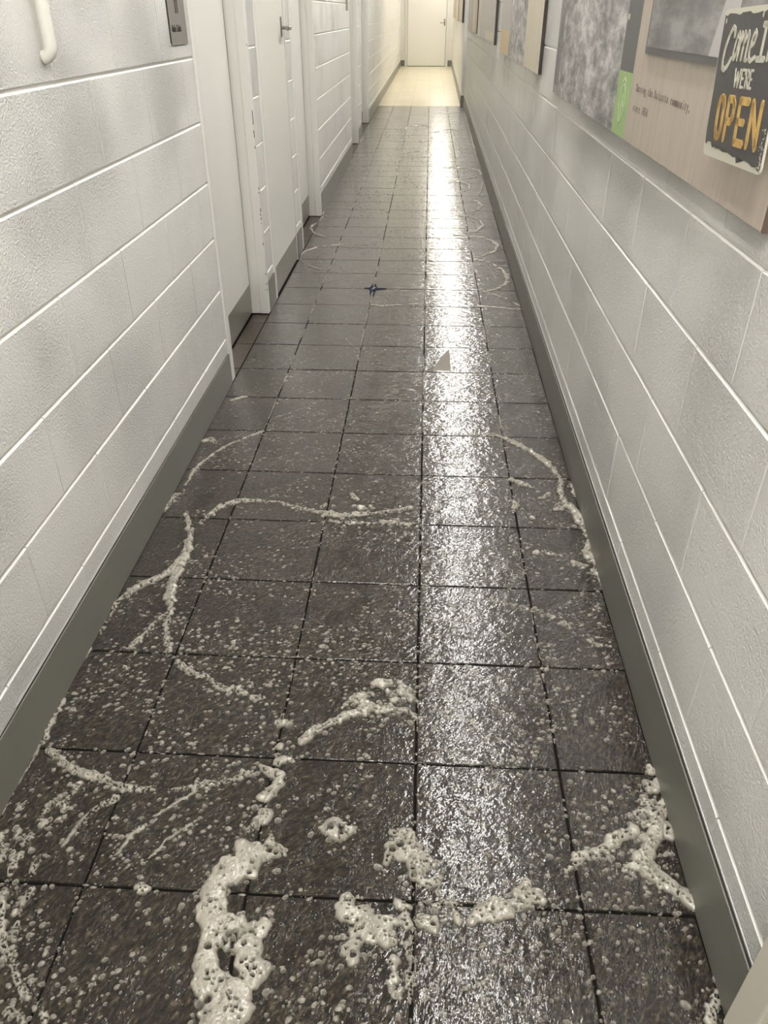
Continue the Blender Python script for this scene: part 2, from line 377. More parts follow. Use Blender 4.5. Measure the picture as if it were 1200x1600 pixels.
# ------------------------------------------------------------------ doors on the left
def door(name, xleaf, y0, y1, xface, kick=.16, flush=False, chips=()):
    """leaf with kick plate, far jamb and near nosing of its steel frame"""
    lf = struct(box(name, xleaf-.04, xleaf, y0, y1-.010, .010, 2.06, DOORW, None, .0015))
    box('kick_plate', xleaf+.0002, xleaf+.0016, y0+.004, y1-.014, .014, kick, KICK, lf, .0004)
    box('near_jamb', xleaf-.05, xface+.006, y0-.055, y0, 0, 2.12, FRAMEW, lf, .006, 2)
    if not flush:
        bm = bmesh.new(); d = xface-xleaf
        add_box(bm, xleaf-.05, xleaf+d*.58, y1, y1+.03, .004, 2.12, .001); add_box(bm, xleaf+d*.55, xface+.006, y1-.004, y1+.034, .004, 2.12, .0025, 2)
        link('far_jamb', to_mesh(bm, 'far_jamb'), FRAMEW, lf)
    else:
        box('far_jamb', xleaf-.05, xface+.003, y1, y1+.012, 0, 2.12, FRAMEW, lf, .002)
    box('gap_shade', xleaf-.03, xleaf-.0012, y1-.011, y1+.001, .01, 2.06, BLACK, lf)  # black strip painted as the shade in the gap beside the leaf
    box('head', xleaf-.05, xface+.006, y0-.055, y1+.03, 2.07, 2.12, FRAMEW, lf, .003)
    if chips:
        bm = bmesh.new()
        for z, h, dx in chips: add_box(bm, xface+.0035-dx, xface+.0066-dx*.6, y1-.0046, y1-.002, z-h/2, z+h/2, .0008)
        tag(link('paint_chips', to_mesh(bm, 'paint_chips'), RUST, lf), kind='stuff')
    return lf
d1 = door('door_1', -.907, 2.295, 3.130, -.823, chips=[(1.21, .006, 0), (.93, .05, 0), (.905, .02, 0), (.865, .012, .001), (.85, .018, 0), (.80, .01, .001), (.62, .012, 0), (.60, .006, .002), (.52, .02, 0), (.50, .008, .003), (.48, .012, .001), (.46, .006, 0), (.36, .012, .001), (.21, .01, 0), (.16, .012, 0), (.13, .008, .001)])
d2 = door('door_2', -.823, 3.408, 4.186, -.823, flush=True)
h = empty('door_handle', (-.823, 4.090, 1.265), parent=d2)
box('back_plate', 0, .006, -.014, .014, -.045, .045, STEEL, h, .002)
bm = bmesh.new(); tube(bm, [(.004, 0, -.006), (.050, 0, -.006)], .008, 12); add_box(bm, .040, .058, -.085, .009, -.016, .004, .004, 2)
link('lever', to_mesh(bm, 'lever', False), STEEL, h)
d3 = door('door_3', -.912, 4.465, 5.432, -.826)
d4 = door('door_4', -.930, 8.36, 9.375, -.850)
d5 = door('door_5', -.948, 10.04, 11.445, -.868)
# floor of the recesses is built with the tiles
# end door
de = struct(box('door_6', -.676, .44, YE-.012, YE-.002, .012, 2.04, DOORW, None, .002))
bm = bmesh.new(); add_box(bm, -.745, -.685, YE-.035, YE-.001, 0, 2.1, .003); add_box(bm, .449, .512, YE-.035, YE-.001, 0, 2.1, .003); add_box(bm, -.745, .512, YE-.035, YE-.001, 2.05, 2.1, .003)
link('door_frame', to_mesh(bm, 'door_frame'), FRAMEW, de)
box('gap_shade', -.684, .449, YE-.006, YE-.001, 0, 2.049, BLACK, de)  # black sheet behind the leaf, its gap shade put in as colour
h = empty('door_handle', (.392, YE-.012, 1.10), parent=de)
box('back_plate', -.022, .022, -.008, 0, -.085, .085, STEEL, h, .002)
bm = bmesh.new(); tube(bm, [(0, -.006, -.01), (0, -.05, -.01), (-.02, -.055, -.01), (-.13, -.055, -.01)], .009, 10); link('lever', to_mesh(bm, 'lever', True), STEEL, h)
bm = bmesh.new()
for z in (.95, 1.17, 1.53): add_box(bm, .440, .452, YE-.040, YE-.030, z-.02, z+.02, .001)
link('strike_plates', to_mesh(bm, 'strike_plates'), STEEL, de)

# near door frame on the right, at the edge of the view
o = struct(box('door_7', .500, .530, -1.10, -.225, .01, 2.04, BEIGE, None, .002))
box('jamb', .490, .56, -.225, -.166, 0, 2.12, BEIGE, o, .0035, 2); box('near_jamb', .490, .56, -1.16, -1.10, 0, 2.12, BEIGE, o, .003); box('head', .490, .56, -1.16, -.166, 2.06, 2.12, BEIGE, o, .003)
struct(box('wall_right.003', .531, .645, -1.2, -.17, 2.12, 2.62, FRAMEW)); 

# ------------------------------------------------------------------ floor: grout bed, wet tiles, cream vinyl beyond
fl = struct(box('floor', -1.05, .80, Y0, YC, -.06, -.0040, GROUT))
TJ, BV = .0028, .0016
def tile(x0, x1, y0, y1, m=TILE, dz=0):
    bm = bmesh.new(); w_, d_ = (x1-x0)/2, (y1-y0)/2
    lv = [(0, 0, -.0045), (0, 0, -BV), (BV, BV, 0)]
    R = [[bm.verts.new((sx*(w_-a), sy*(d_-b), z)) for sx, sy in ((-1, -1), (1, -1), (1, 1), (-1, 1))] for a, b, z in lv]
    for A_, B_ in zip(R, R[1:]):
        for k in range(4): bm.faces.new((A_[k], A_[(k+1) % 4], B_[(k+1) % 4], B_[k]))
    bm.faces.new(R[-1])
    o = link('tile', to_mesh(bm, 'tile'), m, fl, ((x0+x1)/2, (y0+y1)/2, dz)); return o
std = None
def xleft(y):
    return -.8165 if y < 5.5 else -.820 if y < 8.4 else -.842 if y < 10 else -.860
for r in range(-4, 47):
    y0, y1 = r*.3+TJ, min(r*.3+.3-TJ, YC)
    if y1-y0 < .02: continue
    ym = (y0+y1)/2
    for c in range(-3, 2):
        x0, x1 = c*.3+TJ, c*.3+.3-TJ
        if c == -3: x0 = xleft(ym)
        if c == 1: x1 = RX-.0090+RS*ym
        dz = random.uniform(-.0006, .0002)
        if c in (-2, -1, 0) and y1-y0 > .29:
            if std is None: std = tile(x0, x1, y0, y1, TILE, dz)
            else:
                o = std.copy(); COL.objects.link(o); o.location = ((x0+x1)/2, ym, dz)
        else: tile(x0, x1, y0, y1, TILE, dz)
for (a, b, xl, xr) in ((2.297, 3.126, -.9035, -.8225), (4.467, 5.428, -.908, -.8225), (8.362, 9.371, -.926, -.848), (10.042, 11.441, -.944, -.866)):
    y = a; 
    while y < b-.02:
        y2 = min(b, (math.floor(y/.3+1e-6)+1)*.3-TJ); tile(xl, xr, y, y2, DAMP, -.0008); y = y2+2*TJ
struct(box('floor.001', -1.0, .95, YC, YE, -.06, 0.0, VINYL))

# ------------------------------------------------------------------ foam
_R2 = np.random.default_rng(3); _LAT = _R2.random((256, 256))
def vnoise(x, y):
    xi, yi = np.floor(x).astype(int), np.floor(y).astype(int); fx, fy = x-xi, y-yi
    fx, fy = fx*fx*(3-2*fx), fy*fy*(3-2*fy); g = lambda a, b: _LAT[a & 255, b & 255]
    return (g(xi, yi)*(1-fx)+g(xi+1, yi)*fx)*(1-fy)+(g(xi, yi+1)*(1-fx)+g(xi+1, yi+1)*fx)*fy
FOAM_PTS = []
def F(label, cell, strokes, holes, kind=None):
    S = [[tuple(float(v)*1e-4 for v in q.split()) for q in s.split(',')] for s in strokes.split('|')]
    H = [tuple(float(v)*1e-4 for v in q.split()) for q in holes.split(',')] if holes else []
    P = np.array([q for s in S for q in s]); FOAM_PTS.append(P)
    near = cell < 2.2; cell *= .8e-3 if near else 1e-3
    rs = np.random.default_rng(len(label)*7+len(strokes)); extra = []
    for s in S:                                       # side lumps and small open bubbles along every stroke
        for (ax, ay, ar), (bx, by, br) in zip(s, s[1:]):
            L = math.hypot(bx-ax, by-ay); k = max(1, int(L/(.75*(ar+br)/2+.001)))
            for i in range(k):
                t = (i+rs.random())/k; r = ar+(br-ar)*t; sd = rs.choice((-1, 1))*rs.uniform(.35, 1.05 if r > .009 else 1.45)*r
                nx_, ny_ = (-(by-ay)/L, (bx-ax)/L) if L > 0 else (0, 0)
                extra.append([(ax+(bx-ax)*t+nx_*sd, ay+(by-ay)*t+ny_*sd, r*rs.uniform(.35, .85))])
                if r > .0045 and cell < .0017:
                    for _ in range(3):
                        H.append((ax+(bx-ax)*t+rs.uniform(-.8, .8)*r, ay+(by-ay)*t+rs.uniform(-.8, .8)*r, rs.uniform(.0011, .0023)))
    S = S+extra
    P = np.array([q for s in S for q in s]); pad = P[:, 2].max()+.004
    x0, y0 = P[:, 0].min()-pad, P[:, 1].min()-pad
    nx, ny = int((P[:, 0].max()+pad-x0)/cell)+2, int((P[:, 1].max()+pad-y0)/cell)+2
    h = np.zeros((nx, ny))
    for s in S:
        segs = list(zip(s, s[1:])) or [(s[0], s[0])]
        for (ax, ay, ar), (bx, by, br) in segs:
            rm = max(ar, br)*1.25+cell*2
            i0, i1 = max(0, int((min(ax, bx)-rm-x0)/cell)), min(nx, int((max(ax, bx)+rm-x0)/cell)+2)
            j0, j1 = max(0, int((min(ay, by)-rm-y0)/cell)), min(ny, int((max(ay, by)+rm-y0)/cell)+2)
            X, Y = np.meshgrid(x0+np.arange(i0, i1)*cell, y0+np.arange(j0, j1)*cell, indexing='ij')
            f = 60 if near else 30
            wob = .0045 if near else .010
            Xw = X+(vnoise(X*f+9, Y*f)-.5)*wob+(vnoise(X*f*2.7, Y*f*2.7+4)-.5)*wob*.55
            Yw = Y+(vnoise(X*f, Y*f+31)-.5)*wob+(vnoise(X*f*2.7+7, Y*f*2.7)-.5)*wob*.55
            dx, dy = bx-ax, by-ay; L2 = dx*dx+dy*dy
            t = np.clip(((Xw-ax)*dx+(Yw-ay)*dy)/L2, 0, 1) if L2 > 1e-12 else 0*X
            d = np.hypot(Xw-ax-t*dx, Yw-ay-t*dy); r = ar+(br-ar)*t
            r = r*(.72+.42*vnoise(X*95+3, Y*95+8)+.38*vnoise(X*38+13, Y*38+1))
            if not near: r = r*np.where(vnoise(X*24+5, Y*24) > .24, .85, .4)
            v = np.sqrt(np.maximum(0, r*r-d*d))
            h[i0:i1, j0:j1] = np.maximum(h[i0:i1, j0:j1], np.where(v > 0, np.minimum(v*.75, .0050+.38*v), 0))
    mask = h > .0004
    for _ in range(4 if near else 2):
        hp = np.pad(h, 1); h = np.where(mask, (hp[1:-1, 1:-1]*2+hp[:-2, 1:-1]+hp[2:, 1:-1]+hp[1:-1, :-2]+hp[1:-1, 2:])/6, h)
    X, Y = np.meshgrid(x0+np.arange(nx)*cell, y0+np.arange(ny)*cell, indexing='ij')
    if not near: h = np.minimum(h*1.1, .0055)
    h = h*(1+.12*(vnoise(X*300, Y*300)-.5)*near)
    for hx, hy, hr in H:
        d = np.hypot(X-hx+(vnoise(X*200, Y*200)-.5)*.002, (Y-hy))/hr
        h = np.where(d < .62, 0, np.where(d < 1.15, h*(.55+.45*np.clip((d-.62)/.3, 0, 1))+.0012*(d > .8), h)); mask = mask & (d >= .62)
    q = mask[:-1, :-1] & mask[1:, :-1] & mask[:-1, 1:] & mask[1:, 1:]
    todo = set(zip(*[a.tolist() for a in np.nonzero(q)])); comps = []
    while todo:                                       # every separate heap becomes an object of its own
        st = [todo.pop()]; c = []
        while st:
            i, j = st.pop(); c.append((i, j))
            for e in ((i+1, j), (i-1, j), (i, j+1), (i, j-1)):
                if e in todo: todo.remove(e); st.append(e)
        comps.append(c)
    big = max(map(len, comps)); comps = [c for c in comps if len(c) > max(6, .035*big)]
    comps.sort(key=lambda c: min(x[1] for x in c)); out = []
    for k, c in enumerate(comps):
        c = np.array(c); ii, jj = c[:, 0], c[:, 1]
        vid = -np.ones((nx, ny), int); used = np.zeros((nx, ny), bool); cnt = np.zeros((nx, ny), int)
        for a, b in ((0, 0), (1, 0), (1, 1), (0, 1)): used[ii+a, jj+b] = True; np.add.at(cnt, (ii+a, jj+b), 1)
        vid[used] = np.arange(used.sum())
        z = np.where(cnt == 4, h, np.minimum(h, .0002))-.0003
        co = np.stack([X[used], Y[used], z[used]], 1)
        faces = np.stack([vid[ii, jj], vid[ii+1, jj], vid[ii+1, jj+1], vid[ii, jj+1]], 1)
        me = D.meshes.new('foam'); me.vertices.add(len(co)); me.vertices.foreach_set('co', co.astype(np.float32).ravel())
        me.loops.add(len(faces)*4); me.loops.foreach_set('vertex_index', faces.ravel().astype(np.int32))
        me.polygons.add(len(faces)); me.polygons.foreach_set('loop_start', np.arange(0, len(faces)*4, 4, dtype=np.int32))
        me.polygons.foreach_set('use_smooth', np.ones(len(faces), bool)); me.update(); me.validate()
        o = link('foam_trail' if any(w_ in label for w_ in ('trail', 'line', 'seam', 'arc', 'streak', 'scallop', 'bar')) else 'foam_patch', me, FOAM)
        if len(comps) == 1: tag(o, label, 'foam')
        else: tag(o, label+', '+ORD[k], 'foam', label)
        out.append(o)
    return out
ORD = ['nearest']+[a+' nearest' for a in 'second third fourth fifth sixth seventh eighth ninth tenth eleventh twelfth thirteenth fourteenth fifteenth sixteenth seventeenth eighteenth nineteenth twentieth'.split()]
ORD += ['%dth nearest' % k for k in range(21, 60)]
F('big thick S-shaped foam clump full of open bubbles in the foreground',1.3,'-2413 781 37,-2546 853 100,-2708 845 174,-2783 1086 76|-3053 739 235,-3148 605 257,-3398 465 218,-3558 126 224,-3589 -232 229,-3460 -530 234,-3287 -706 263,-2962 -833 260,-2723 -928 193|-3113 438 217,-2978 361 108|-3287 -706 241,-3474 -1002 192,-3424 -1276 208,-3271 -1534 224,-3104 -1493 163|-2723 -928 193,-2775 -1208 178,-2507 -1296 166,-2587 -1433 133|-3090 -585 89,-3038 -564 78|-2640 -690 120,-2571 -558 111|-3271 -1534 224,-2963 -1648 201,-2887 -1835 257,-2995 -1965 273,-3020 -2148 287|-2743 -1701 120,-2792 -1954 215,-2820 -2138 230','-2724 822 87,-2593 772 62,-2800 906 50,-3381 658 49,-2992 528 49,-3018 359 48,-3542 394 48,-3589 -232 57,-3641 -331 34,-3503 -189 34,-3445 -1000 85,-3304 -633 44,-3213 -702 44,-3344 -781 33,-3116 -806 76,-3014 -764 65,-3020 -908 75,-2940 -850 54,-3165 -915 54,-3041 -980 43,-2868 -757 44,-2765 -715 55,-2849 -934 43,-2828 -1211 52,-2764 -1173 42,-2726 -1273 31,-2595 -1300 52,-3310 -1520 41,-3097 -1525 51,-3225 -1581 30,-3000 -1487 31,-3251 -1759 30,-2894 -1804 30,-2768 -1906 39,-2927 -1961 29,-3241 -2008 39')
F('grey foam blob on the tile corner just above the big S-shaped foam clump',1.3,'-3217 1245 52,-3140 1389 52,-3033 1488 118,-2912 1638 106|-3017 1632 119,-2911 1518 105','')
F('oval foam raft with large open bubbles, alone in the middle of the dark tile',1.3,'-1731 1346 129,-1627 1351 181,-1457 1314 180,-1296 1368 142,-1156 1431 52|-1502 1152 64,-1448 1223 102','-1627 1351 90,-1420 1362 78,-1409 1248 64,-1282 1439 65,-1702 1278 39,-1554 1448 39,-1329 1275 39')
F('bubbly foam patch straddling the lengthwise joint beside the bright reflection',1.3,'-424 1344 90,-217 1332 129,-49 1205 114,76 1033 113|-466 917 112,-509 721 61|-452 1050 113,-206 974 175,38 856 173,23 558 145|40 728 159,200 651 109,259 846 86,358 702 73|123 439 84,280 325 95,455 436 84','-408 964 87,-269 1059 101,-185 954 50,-17 598 61,5 474 72,0 768 37,-483 851 37,-382 1324 39')
F('branching foam clump left of the lengthwise joint at the bottom of the picture',1.3,'-1307 -172 80,-1168 -29 127,-1125 -296 169,-884 -246 124,-771 -240 91|-801 -355 101,-880 -544 165,-939 -729 119,-1054 -877 139,-1006 -1014 127|-721 -426 100,-534 -453 155,-352 -369 123|-528 -563 154,-447 -703 130,-301 -714 87|-168 -285 101,-89 -430 89|-742 -665 98,-633 -659 76','-990 -995 74,-1184 -69 35,-916 -565 33,-922 -710 33,-481 -394 33')
F('small foam lump on the crossing of two joints at the bottom middle',1.3,'-270 -60 103,-154 -112 91,-59 -119 46','')
F('pair of foam lumps in a column beside the lengthwise joint, bottom middle',1.3,'-307 -1012 74,-301 -1148 83|-380 -1352 61,-277 -1313 92|-266 -1573 70,-184 -1472 61','')
F('foam strip lying along the lengthwise joint at the bottom edge of the picture',1.3,'-29 -610 33,-36 -824 54,-76 -931 53|-33 -1235 83,-22 -1399 61,-6 -1654 30|37 -1231 52,107 -1227 52','-33 -1235 41')
F('thin-edged foam raft right of the lengthwise joint at the bottom',1.3,'57 -310 56,244 -357 134,392 -442 100','356 -407 67')
F('foam chain crossing the bright reflection along the nearest cross joint',1.3,'356 -28 34,584 3 69,775 33 69|769 -160 57,804 -272 101|1064 -277 123,1218 -175 158,1416 -12 160,1403 -203 124,1599 -79 159,1757 6 103,1931 54 127,2008 254 117,2068 458 95|2038 177 116,2239 266 105,2301 151 116','1931 54 46,1643 0 23,1216 -213 23')
F('knobbly foam trail running down to the left towards the right skirting clump',1.4,'2788 736 61,2979 864 74,3181 1044 100,3480 1155 100,3653 1241 88,3773 1403 128,3968 1492 116,4098 1519 90,4247 1627 117','')
F('large Y-shaped foam clump reaching the right skirting',1.3,'4366 2004 67,4565 2077 94,4698 2021 94,4830 2112 94|4393 1963 67,4474 1761 79,4628 1728 92|4573 2270 68,4686 2276 95,4719 2106 81|5007 2379 82,4982 2205 108,4799 1984 120,4701 1732 131,4578 1445 141,4433 1204 151,4257 968 185,4412 755 170,4614 550 143,4837 386 129,4984 205 139|3912 802 61,4118 886 110','4239 967 25,4317 934 25,4343 824 24,4429 756 24,4471 649 24,4564 618 24,4597 549 24,4697 483 24,4351 643 24,4161 926 25,4335 1085 25,4546 1384 32,4736 381 23,4827 351 23')
F('square foam lump beside the right skirting, next to the Y-shaped clump',1.3,'4877 1720 104,4968 1725 91,4890 1560 116','4927 1703 52')
F('pair of stacked foam lumps against the right skirting above the Y-shaped clump',1.3,'4891 3146 102,4941 3031 101|4767 2700 113,4835 2591 126,5000 2803 85|5073 2761 42,5060 2558 42','4809 2671 42')
F('curved sausage of foam along the right skirting at the bottom corner',1.3,'4939 -1263 61,4875 -1405 80,4785 -1573 89,4715 -1710 97','4915 -1292 20,4866 -1406 30,4831 -1490 30,4777 -1601 29')
F('foam lump pressed on the right skirting just above the sausage of foam',1.3,'5016 -914 63,4989 -1033 72','5024 -958 31')
F('arched foam trail on the second tile row left of the bright reflection',1.5,'-2468 3422 106,-2303 3724 108,-2027 3888 78,-1754 4132 111,-1408 4306 128,-995 4486 113,-567 4468 81,-232 4423 80,-17 4223 63|-1533 4700 82,-1290 4754 148,-1272 4512 97','')
F('cluster of round foam blobs above the arched foam trail',1.5,'-947 5232 136,-664 5247 102|-412 5260 85,-372 5008 117|-219 5100 67,-149 4772 99|-517 4729 98|-1053 4915 67|-683 4992 84','')
F('foam smear over a tile corner between the two nearest tile rows',1.4,'-3249 2750 58,-3084 2624 114,-2873 2535 128,-2829 2276 125,-2910 2113 138,-3109 2008 96','')
F('flat foam pebbles on the tile joint left of the arched foam trail',1.4,'-3082 3948 78,-2963 3954 94|-2958 2868 87,-2825 2930 102,-2660 2966 73|-2937 3253 90','')
F('long shallow foam arc sweeping over the nearest left tiles',1.4,'-7886 2932 74,-7641 2787 73,-7338 2555 86,-7027 2419 100,-6743 2344 85,-6478 2316 85,-6222 2165 70,-5952 2109 83,-5535 2056 55,-5046 2081 55,-4662 2130 55,-4439 2228 84,-4009 2309 56,-3638 2446 71,-3442 2594 71|-4451 2084 41,-4771 1813 41,-5106 1467 33|-6009 1844 68,-6284 1651 54,-6452 1451 46,-6612 1124 39,-6665 789 38','')
F('two thin parallel foam streaks below the long shallow arc',1.4,'-5261 1273 52,-5421 1108 32,-5590 646 37|-4354 1346 39,-4506 1208 32,-4727 991 32,-4972 581 25','')
F('scattered foam curls near the left skirting on the nearest tiles',1.4,'-6912 2129 70,-6932 1926 55,-7022 1780 54|-7290 1654 54,-7051 1611 67,-6987 1478 66|-7293 1489 53,-7403 1294 52|-7156 1281 52,-7275 1169 78|-7098 2090 56|-7361 879 63,-7466 697 37|-7673 1043 39,-7696 888 51|-7027 547 37,-7043 425 61,-7051 187 48|-7400 552 62,-7469 403 61,-7405 122 60','')
F('ragged foam line down the left edge of the picture',1.4,'-7949 874 76,-7854 677 62,-7716 438 73|-7387 -153 58,-7326 -372 69,-7205 -668 78,-6951 -1107 64,-6722 -1369 52,-6572 -1514 52,-6409 -1692 61,-6175 -1898 69|-6910 -128 58,-6940 -352 69,-7013 -573 79|-6894 -736 44,-6784 -1018 54|-6421 -2087 49,-6267 -2166 48,-6070 -2259 58|-5819 -2126 68,-5738 -2224 58','')
F('isolated grey foam pad on the nearest cross joint at left',1.4,'-5030 -8 47,-4921 -2 94,-4806 -19 70','')
F('Y-shaped foam trail on the left third tile row',1.8,'-7439 12162 76,-7193 11723 74,-6980 11082 96,-6908 10599 117,-6855 9935 135,-6919 9547 155,-7098 9226 109,-7233 9035 108,-7571 8658 105,-7857 8386 104,-8076 7942 81,-8141 7608 60|-6919 9547 133,-6883 8933 128,-6740 8124 143,-6604 7580 79,-6456 6855 76,-6361 6413 74,-6156 6106 73|-6693 7468 59,-6885 6935 57,-6981 6577 75,-7191 6176 73|-6951 5857 36,-6203 6037 54','')
F('long wavy foam trail crossing from the left trail to the lengthwise joint',2.0,'-6903 11738 49,-6639 12204 76,-6445 12649 103,-6050 13021 79,-5364 13089 79,-4652 13013 65,-3916 12734 77,-3374 12528 77,-2978 12426 127,-2504 12344 76,-2006 12446 101,-1504 12534 76,-834 12692 77,-329 12906 90|-3266 12690 51,-3086 12983 65','')
F('short foam dashes just below the long wavy trail',2.0,'-2812 12071 62,-2470 11999 50|-2301 11979 74,-1804 12005 62|-1630 11896 74|-1225 12065 75,-933 12050 99,-308 11965 74|-2274 13578 80,-2076 13310 79|-1906 12792 129|-1616 12933 78','')
F('knotted foam streak slanting over the second row of tiles at left',1.6,'-5848 5730 71,-5701 5556 70,-5428 5391 69,-5107 5276 69,-4832 5073 51,-4593 4873 67,-4281 4889 84,-4006 4778 66|-3821 4638 66,-3513 4654 49|-5564 5653 53,-5472 5433 52|-3954 4990 67,-3773 4873 50|-3358 4662 49','')
F('curved foam trail sweeping down to the right skirting, fifth tile row',2.0,'1835 18251 49,2622 18136 65,3036 17926 96,3488 17420 110,3979 16788 107,4324 16243 119,4573 15578 116,4699 15063 85,4657 14310 82,4631 13477 105,4840 13032 154,5012 12600 151,5022 12015 98,5073 11556 96,5098 11209 118,4881 10763 138,5039 10395 135,5062 9764 87,5049 9119 63|4297 13060 77,4628 13247 104|5118 14831 84,5098 14211 82,5060 13270 52','')
F('short foam smears on the right tiles inside the curved trail',2.0,'3051 14849 112,3352 14612 111,3744 14384 55|3889 13729 53,4239 14021 81|3016 13392 79,3015 13049 103|3506 12521 126|3595 10791 69,3803 10659 69,4099 10580 69|3156 10893 93|3403 10685 115|4406 10224 90,4612 10144 89,4825 10110 67|4923 9890 88,4926 9757 66','')
F('beaded foam line slanting towards the right skirting, fourth tile row',2.0,'1921 8463 51,2226 8399 51,2522 8255 61,2818 8153 60,3111 8051 60,3264 8059 60|3422 7913 59,3508 7804 79|3708 7626 78,3923 7416 58|4294 7004 75,4546 6808 74|4178 7176 57','')
F('white foam seam along the foot of the left skirting',2.0,'-8182 1359 26,-8179 1682 54,-8180 1909 27,-8122 2929 30,-8220 3217 76,-8127 3135 75,-8189 3576 93,-8199 3945 79,-8207 4466 66,-8196 4626 25,-8198 5247 26,-8159 6181 46,-8120 6973 58,-8080 7481 59|-8184 12277 64,-8045 13243 106,-8081 12850 78|-8089 17037 94,-7854 17251 95,-7580 16913 62','')
F('broad thin foam arc on the left, sixth tile row',2.5,'-7835 13254 40,-7906 14064 55,-7871 15015 72,-7627 15848 75,-7313 16484 67,-6761 17207 63,-6065 17968 65','')
F('faint foam arc behind the broad left arc',3.0,'-8186 20227 71,-7656 20806 73,-6927 21158 44|-5881 19011 41,-4880 19925 42,-3692 20829 43,-2675 21256 44,-1085 21215 37,-159 21016 36|-5765 20598 36,-4876 21778 37,-3872 22492 31','')
F('foam scallops curling along the right-hand tiles',4,'2498 42477 68,3270 42519 95,4140 41722 119,4772 40141 140,4938 38622 184,4676 37162 142,4050 36206 92,3336 35718 74,3144 35932 69|3971 35092 79,3467 35636 85|3971 35092 79,4704 34278 99,5076 33350 107|4072 39585 50,4256 38095 61,3821 36882 47,3367 36260 41|1884 48971 63,2896 48606 78,3903 48383 139,4667 47207 165,4913 46048 176,4471 44345 127,3620 43288 96,2819 42781 61|4148 46849 60,4313 45571 73,3835 44311 56,3328 43685 49|2224 55325 71,3335 54964 106,4088 53368 128,4235 51812 149,3653 50140 120,2760 49515 79|3540 53338 60,3735 51785 66,3145 50478 56|3199 61350 79,4184 60713 108,4532 59011 133,4005 57159 110,3002 56052 72|1932 69789 92,3273 69374 114,3882 67860 133,3800 65914 107,2891 64440 84|5165 69116 91,4723 65082 106,4244 61908 80|1581 77232 90,3794 77354 129,5172 75584 163,5299 73550 134,4268 71541 118,3095 70845 82','')
F('long foam bar along a cross joint with scallops behind, right side',4,'2928 33155 128,3822 33002 106,4573 32764 105,5143 32715 105','')
F('foam bars along the cross joints beside the blue-stained tile corner',4,'-2948 33085 128,-2390 32912 80,-1873 32980 85,-1359 33170 96,-841 33360 75,-57 33402 118|-2552 35854 58,-1173 35792 69,-75 35760 57|-75 35760 57|-1495 33326 54,-728 34199 55,-132 34443 55','')
F('small foam dab on the blue-stained tile corner',2.5,'-3099 35779 58,-2973 35968 81,-2938 36290 47','')
F('foam curls beside the recessed doorway, left side',4,'-8112 41909 108,-7415 40555 104,-6652 39898 103,-6410 39753 64|-8185 43067 69,-8042 43977 99,-7433 44877 101,-6681 45425 88,-5404 45814 66,-2940 45882 51|-7421 38970 56,-6849 39104 57,-5981 39253 50,-4218 39348 50','')
F('foam curl at the foot of the second recess, left side',5,'-8620 51118 99,-8544 50144 97,-8007 48721 110,-6919 47526 84,-6098 46961 60|-8620 51118 82,-8175 52466 85,-8133 54093 105|-8089 54514 71,-6755 53427 60|-8495 47854 54,-7397 45902 52|-5949 46306 45','')
F('thin foam arcs on the far wet tiles before the cream floor',8,'-3290 105423 130,-2908 110584 177,-1331 112852 161,32 111830 159|557 104661 110,2925 108392 172,4887 104904 110|-4267 82205 83,-2941 86318 132,-1463 88547 121,85 87908 90|3359 104818 110,3464 91060 155,3551 86678 176,3008 82607 111|-8215 81986 83,-7165 84701 115,-5949 84091 100|907 127807 117,3030 127928 163,4868 128587 117|-7705 91985 79,-6040 94976 115,-4608 94562 82','')
F('foam seam along the foot of the right skirting, far half',5,'5756 125396 68,5592 109664 77,5488 95963 83,5312 84501 71|5289 77436 51,5067 64737 53|5208 32097 52,5226 29900 48,5250 26957 40,5244 25479 38','')
F('foam seam along the left skirting between the recesses',5,'-8225 54814 133,-8364 58622 124,-8531 63995 168,-8473 69546 138,-8388 73693 123,-8318 81562 165|-8157 83756 99,-7309 84704 101,-6200 85223 101|-8416 95187 148,-8495 100405 158','')

